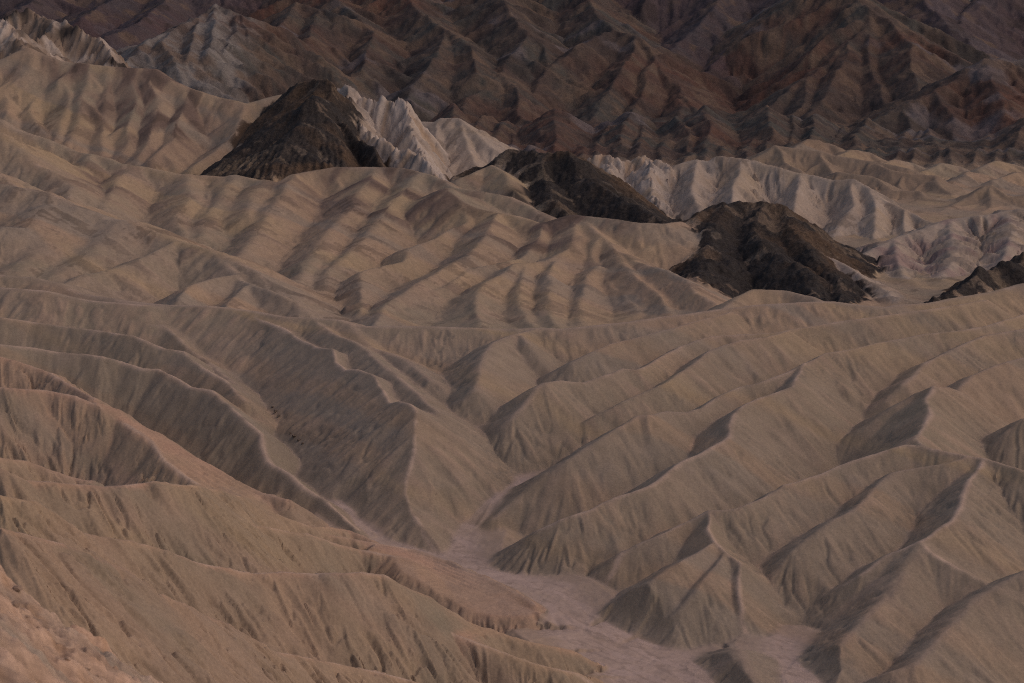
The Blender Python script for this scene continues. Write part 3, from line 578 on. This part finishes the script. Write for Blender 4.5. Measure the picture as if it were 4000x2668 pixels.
# ---------------------------------------------------------------- cut the ground into its hills
def mesh_from_grid(name, Xa, Ya, Za, Ca, quads, mat):
    vid = np.unique(quads); remap = np.full(Xa.size, -1, np.int32); remap[vid] = np.arange(len(vid), dtype=np.int32)
    q = remap[quads]
    me = bpy.data.meshes.new(name)
    me.vertices.add(len(vid)); me.loops.add(q.size); me.polygons.add(len(q))
    co = np.empty((len(vid), 3), np.float32); co[:, 0] = Xa.ravel()[vid]; co[:, 1] = Ya.ravel()[vid]; co[:, 2] = Za.ravel()[vid]
    me.vertices.foreach_set('co', co.ravel())
    me.loops.foreach_set('vertex_index', q.ravel())
    me.polygons.foreach_set('loop_start', np.arange(0, q.size, 4, dtype=np.int32))
    me.polygons.foreach_set('use_smooth', np.ones(len(q), bool))
    a = me.color_attributes.new('soil', 'FLOAT_COLOR', 'POINT')
    c4 = np.ones((len(vid), 4), np.float32); c4[:, :3] = Ca.reshape(-1, 3)[vid]
    a.data.foreach_set('color', c4.ravel())
    me.update(); me.validate()
    me.materials.append(mat)
    ob = bpy.data.objects.new(name, me); COL.objects.link(ob)
    return ob
def grid_quads(nr, nc):
    j, i = np.meshgrid(np.arange(nr - 1), np.arange(nc - 1), indexing='ij')
    a = (j * nc + i).astype(np.int32)
    return np.stack([a, a + 1, a + 1 + nc, a + nc], -1).reshape(-1, 4)
quads = grid_quads(*X.shape)
qreg = ridx.ravel()[quads[:, 0]]; qy = Y.ravel()[quads[:, 0]]
fl = ri['floor']
import bmesh, random
# region -> (object name, label, category or None for the setting)
INFO = {
 'dry_wash': ('dry_wash', 'pale pinkish dry wash of smooth silt winding between the ridges', None),
 'valley_floor': ('valley_floor', 'pale silt valley floor behind the long basin crest', None),
 'rough_foothills': ('foothills', 'low brown rough ground at the foot of the dark mountains', None),
 'left_ridge_1': ('ridge', 'nearest tan clay ridge, just beyond the blurred slope at lower left', None),
 'left_ridge_2': ('ridge', 'rilled clay ridge at lower left whose bright crest bends down to the wash', None),
 'left_ridge_3': ('ridge', 'deeply rilled olive clay ridge ending in a rounded nose beside the wash', None),
 'left_ridge_4': ('ridge', 'thin low clay ridge tucked behind the rilled nose left of the wash', None),
 'left_ridge_5': ('ridge', 'broad tan ridge at left edge with a wide pale crest and cracked face', None),
 'left_ridge_6': ('ridge', 'short narrow ridge at left edge just above the broad pale crested one', None),
 'left_ridge_7': ('ridge', 'long clay ridge with a pale footpath crest beside the pyramid gully', None),
 'left_ridge_8': ('ridge', 'clay ridge with thin pale crest just below the smooth skyline at left', None),
 'left_ridge_9': ('ridge', 'short rounded spur heading the gully left of the pyramid ridge', None),
 'basin_crest': ('ridge', 'long smooth pale crest crossing the whole scene above the gullied ridges', None),
 'pyramid_ridge': ('ridge', 'central pyramid ridge with a dark left face and a trodden knife-edge crest', None),
 'gully_ridge_1': ('ridge', 'straight narrow ridge directly behind the right face of the central pyramid', None),
 'middle_ridge_1': ('ridge', 'curved ridge with an orange right face below the middle of the long crest', None),
 'middle_ridge_2': ('ridge', 'low grey streaked ridge next below the long smooth crest, right of centre', None),
 'middle_ridge_3': ('ridge', 'ridge with a small white tip on its peak right of the pyramid', None),
 'middle_ridge_4': ('ridge', 'plain brown ridge between the white-tipped one and the round-topped one', None),
 'middle_ridge_5': ('ridge', 'long round-topped ridge reaching the head of the wash right of the pyramid', None),
 'right_ridge_1': ('ridge', 'long sinuous tan ridge with a dark gravel patch on its upper crest', None),
 'right_ridge_2': ('ridge', 'ridge at lower right with a pointed peak and bright spine above the wash', None),
 'right_ridge_3': ('ridge', 'rounded spur with dark cracks between the pointed peak and the right footpath', None),
 'right_ridge_4': ('ridge', 'ridge at lower right carrying a pale winding footpath', None),
 'right_ridge_5': ('ridge', 'cracked brown ridge in the lower right corner', None),
 'right_ridge_6': ('ridge', 'small ridge at right edge behind the trail peak', None),
 'right_ridge_7': ('ridge', 'short dark spur at right edge beside the orange face of the trail peak', None),
 'right_ridge_8': ('ridge', 'twin-crested ridge at right with a dark furrow along it', None),
 'trail_peak': ('ridge', 'peak at right with a footpath over it and an orange right face', None),
 'front_knob': ('knoll', 'small clay knoll standing in the wash at the bottom edge', None),
 'left_hill': ('hill', 'smooth rounded tan hill at left behind the long crest', None),
 'far_left_ridge': ('hill', 'stepped tan spurs at left edge above the smooth rounded hill', None),
 'long_back_crest': ('hill', 'long ribbed tan hill with brown gravel cap below the dark outcrops', None),
 'middle_hill': ('hill', 'ribbed tan hill with orange-lit gullies behind the middle of the long crest', None),
 'high_left_hill': ('hill', 'high tan hill at upper left streaked with brown gravel', None),
 'tan_spur': ('hill', 'small tan spur at the left foot of the middle dark outcrop', None),
 'talus_spur': ('hill', 'pinkish rubble spur at the right foot of the dark outcrop', None),
 'pale_hill': ('hill', 'small pale pointed hill right of the white fluted cliff', None),
 'white_ridge': ('hill', 'long whitish ridge with fluted spurs behind the nearest dark outcrop', None),
 'rounded_pale_hill': ('hill', 'rounded pale pinkish hill at right above the dark crag', None),
 'foot_hill_1': ('foothill', 'tan crest at the mountain foot behind the whitish ridge', None),
 'foot_hill_2': ('foothill', 'low tan hill right of the whitish ridge, with a notched crest', None),
 'foot_hill_3': ('foothill', 'tan hill with a steep right end below the red-brown slopes', None),
 'foot_hill_4': ('foothill', 'pointed tan hill near the right edge above the pale rounded hill', None),
 'foot_hill_5': ('foothill', 'low brown swells between the tan hills and the mountains at right', None),
 'grey_ribbed_hill': ('mountain', 'pale grey ribbed mountain at upper left', None),
 'mountain_right': ('mountain', 'dark olive mountain flank at the upper right edge', None),
 'mountain_peak': ('mountain', 'dark brown pyramidal mountain with sharp ribs at upper right', None),
 'mountain_back': ('mountain', 'darkest mountain wall along the top edge, behind the pyramidal peak', None),
 'mountain_middle': ('mountain', 'dark reddish mountain with a blunt peak right of the top centre', None),
 'mountain_left': ('mountain', 'dark rugged mountain slopes left of the top centre', None),
 'mountain_far_left': ('mountain', 'distant purple-brown mountain in the top left corner', None),
 'dark_outcrop_1': ('rock_outcrop', 'largest black rock outcrop, with a pointed top, left of the white fluted cliff', 'rock outcrop'),
 'dark_outcrop_2': ('rock_outcrop', 'long black rock outcrop sloping down to the right, middle one of the three', 'rock outcrop'),
 'dark_outcrop_3': ('rock_outcrop', 'black flat-topped rock outcrop in front of the long whitish ridge', 'rock outcrop'),
 'dark_outcrop_4': ('rock_outcrop', 'jagged black crag rising at the right edge', 'rock outcrop'),
 'pale_cliff_1': ('cliff', 'white fluted cliff right of the largest black outcrop', 'cliff'),
 'pale_cliff_2': ('cliff', 'white fluted cliff behind the long sloping black outcrop', 'cliff'),
 'left_pinnacle': ('cliff', 'pale and dark fluted pinnacles at the upper left corner', 'cliff'),
}
fl = ri['floor']
for r in regs:
    m = qreg == ri[r]
    if r == 'floor':
        parts = [('dry_wash', m & (qy < 335)), ('valley_floor', m & (qy >= 335) & (qy < 650)), ('rough_foothills', m & (qy >= 650))]
    else: parts = [(r, m)]
    for nm, mm in parts:
        if mm.sum() < 4: continue
        far = float(qy[mm].mean())
        mat = M_WASH if nm == 'dry_wash' else M_DARK if nm.startswith('dark') else M_MOUNT if ('mountain' in nm or nm in ('rough_foothills', 'grey_ribbed_hill')) else M_FAR if far > 335 else M_CLAY
        name, label, cat = INFO[nm]
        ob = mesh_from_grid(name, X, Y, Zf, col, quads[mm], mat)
        ob['label'] = label
        if cat: ob['category'] = cat
        else: ob['kind'] = 'structure'
# ---------------------------------------------------------------- the slope just below the overlook
un = np.linspace(-0.42, -0.06, 520).astype(np.float32)
yn = np.concatenate([np.geomspace(12, 46, 240, endpoint=False), np.geomspace(46, 112, 40)]).astype(np.float32)
Yn = np.repeat(yn[:, None], len(un), 1); Xn = un[None, :] * Yn
pxs = [-400, 0, 60, 130, 200, 300, 340, 410, 600, 1100]; pys = [1150, 1290, 1335, 1395, 1430, 1500, 1530, 1568, 1700, 2050]
ss = (np.interp(un * FPX + CX, pxs, pys) - HOR) / FPX
kk = (ss - 1.7 / 42.0)[None, :]
edge = 42.0 + 2.0 * vn(Xn / 3.0, Yn * 0 + 3.3, 1)
over = np.maximum(Yn - edge, 0)
Zn = 58.3 - kk * np.minimum(Yn, edge) - .75 * over - .012 * np.clip(Yn - edge + 8, 0, 8) ** 2
lump = fbm(Xn / 1.1, Yn / 1.1, 2, 4); peb = fbm(Xn / .22, Yn / .22, 5, 3); big = fbm(Xn / 3.2, Yn / 3.2, 0, 3)
Zn = Zn + .30 * big + .24 * lump + .13 * peb + .16 * np.clip(lump * 1.6 - .35, 0, .5)
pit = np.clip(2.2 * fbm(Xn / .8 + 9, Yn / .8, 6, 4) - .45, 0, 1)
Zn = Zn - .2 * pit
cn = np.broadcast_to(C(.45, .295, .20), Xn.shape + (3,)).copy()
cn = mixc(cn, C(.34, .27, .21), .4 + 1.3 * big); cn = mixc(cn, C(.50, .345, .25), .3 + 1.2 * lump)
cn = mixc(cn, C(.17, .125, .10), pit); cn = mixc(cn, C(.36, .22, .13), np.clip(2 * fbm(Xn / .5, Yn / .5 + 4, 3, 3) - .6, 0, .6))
cn = cn * (1 + .5 * np.clip(peb, -.6, .6))[..., None]
M_NEAR = ground_material('near_clay', grain=9.0, bump=.6, dist=.03)
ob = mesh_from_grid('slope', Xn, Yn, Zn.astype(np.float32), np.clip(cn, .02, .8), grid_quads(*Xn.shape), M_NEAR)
ob['kind'] = 'structure'; ob['label'] = 'blurred pebbly orange clay slope in the lower left corner'

# clods and stones lying on that slope, far too many to count
_rg = np.random.RandomState(3)
_b = bmesh.new(); bmesh.ops.create_icosphere(_b, subdivisions=1, radius=1.0)
_v = np.array([v.co[:] for v in _b.verts], np.float32); _f = np.array([[v.index for v in f.verts] for f in _b.faces], np.int32); _b.free()
VV, FF = [], []
for k_ in range(1100):
    jj = _rg.randint(0, 236); ii = _rg.randint(0, len(un))
    if vn(np.float32([Xn[jj, ii] / 2.2]), np.float32([Yn[jj, ii] / 2.2]), 4)[0] < _rg.uniform(-.7, .5): continue
    sz = .015 + .05 * _rg.rand() ** 3 * (1.4 if Yn[jj, ii] > 20 else .8)
    sh = _v * (1 + .35 * _rg.uniform(-1, 1, (len(_v), 1))) * np.array([_rg.uniform(.8, 1.5), _rg.uniform(.8, 1.3), _rg.uniform(.5, .9)]) * sz
    FF.append(_f + sum(map(len, VV)) if not VV else _f + len(_v) * len(VV)); VV.append(sh + np.array([Xn[jj, ii], Yn[jj, ii], Zn[jj, ii] + sz * .25]))
gm_ = bpy.data.meshes.new('gravel'); gm_.from_pydata(np.concatenate(VV).tolist(), [], np.concatenate(FF).tolist())
go_ = bpy.data.objects.new('gravel', gm_); COL.objects.link(go_); go_['kind'] = 'stuff'; go_['label'] = 'loose stones and clods on the blurred slope at lower left'

# ---------------------------------------------------------------- dark boulders in the gullies
def plain_material(name, c, vary):
    m = bpy.data.materials.new(name); m.use_nodes = True; nt = m.node_tree
    bs = nt.nodes['Principled BSDF']; bs.inputs['Roughness'].default_value = .95; bs.inputs['Specular IOR Level'].default_value = .1
    n = nt.nodes.new('ShaderNodeTexNoise'); n.inputs['Scale'].default_value = 3.0; n.inputs['Detail'].default_value = 6
    rp = nt.nodes.new('ShaderNodeValToRGB'); rp.color_ramp.elements[0].color = tuple(x * (1 - vary) for x in c) + (1,); rp.color_ramp.elements[1].color = tuple(x * (1 + vary) for x in c) + (1,)
    nt.links.new(n.outputs['Fac'], rp.inputs['Fac']); nt.links.new(rp.outputs['Color'], bs.inputs['Base Color'])
    b = nt.nodes.new('ShaderNodeBump'); b.inputs['Strength'].default_value = .5; nt.links.new(n.outputs['Fac'], b.inputs['Height']); nt.links.new(b.outputs['Normal'], bs.inputs['Normal'])
    return m
gm_.materials.append(plain_material('clod', (.36, .26, .195), .4))
M_ROCK = plain_material('dark_boulder', (.17, .135, .11), .4)
rnd = random.Random(4)
def ground_at(x, y):
    j = int(np.clip(np.searchsorted(yy, y), 0, len(yy) - 1)); i = int(np.argmin(np.abs(u - x / y)))
    return float(Zf[j, i])
def on_ground(px, py):                                # where the sight line through a survey point meets the ground
    i = int(np.argmin(np.abs(u - (px - CX) / FPX)))
    rows_ = HOR + FPX * (CAMH - Zf[:, i]) / yy
    hit = np.nonzero(rows_ <= py)[0]
    y = float(yy[hit[0]]) if len(hit) else 300.0
    return (px - CX) / FPX * y, y
def boulder(px, py, size, label):
    bm = bmesh.new(); bmesh.ops.create_icosphere(bm, subdivisions=2, radius=1.0)
    ph = rnd.uniform(0, 99)
    for v in bm.verts:
        p = v.co; f = 1 + .28 * math.sin(3.1 * p.x + ph) * math.cos(2.7 * p.y + ph * 2) + .2 * math.sin(5.3 * p.z + 4.1 * p.x + ph)
        v.co = Vector((p.x * f * 1.25, p.y * f, p.z * f * .72)) * size
    me = bpy.data.meshes.new('boulder'); bm.to_mesh(me); bm.free(); me.materials.append(M_ROCK)
    x, y = on_ground(px, py)
    o = bpy.data.objects.new('boulder', me); COL.objects.link(o)
    o.location = (x, y, ground_at(x, y) + size * .2); o.rotation_euler = (0, 0, rnd.uniform(0, 6))
    o['label'] = label; o['category'] = 'boulder'; o['group'] = 'dark boulders in the gullies'
for px_, py_, sz, lb in ((633, 945, .28, 'biggest dark boulder of the upper clump in the gully left of the pyramid ridge'),
                         (641, 956, .22, 'dark boulder just right of the upper clump in the pyramid gully'),
                         (626, 936, .18, 'smallest dark boulder at the left of the upper clump in the gully'),
                         (676, 1003, .3, 'biggest dark boulder of the lower clump in the gully left of the pyramid ridge'),
                         (687, 1012, .24, 'mid-sized dark boulder right of the biggest one in the lower clump'),
                         (695, 1020, .18, 'small dark boulder at the right end of the lower clump in the gully'),
                         (667, 996, .16, 'small dark boulder at the left end of the lower clump in the gully')):
    boulder(px_, py_, sz, lb)
print('ground', time.time() - T0)
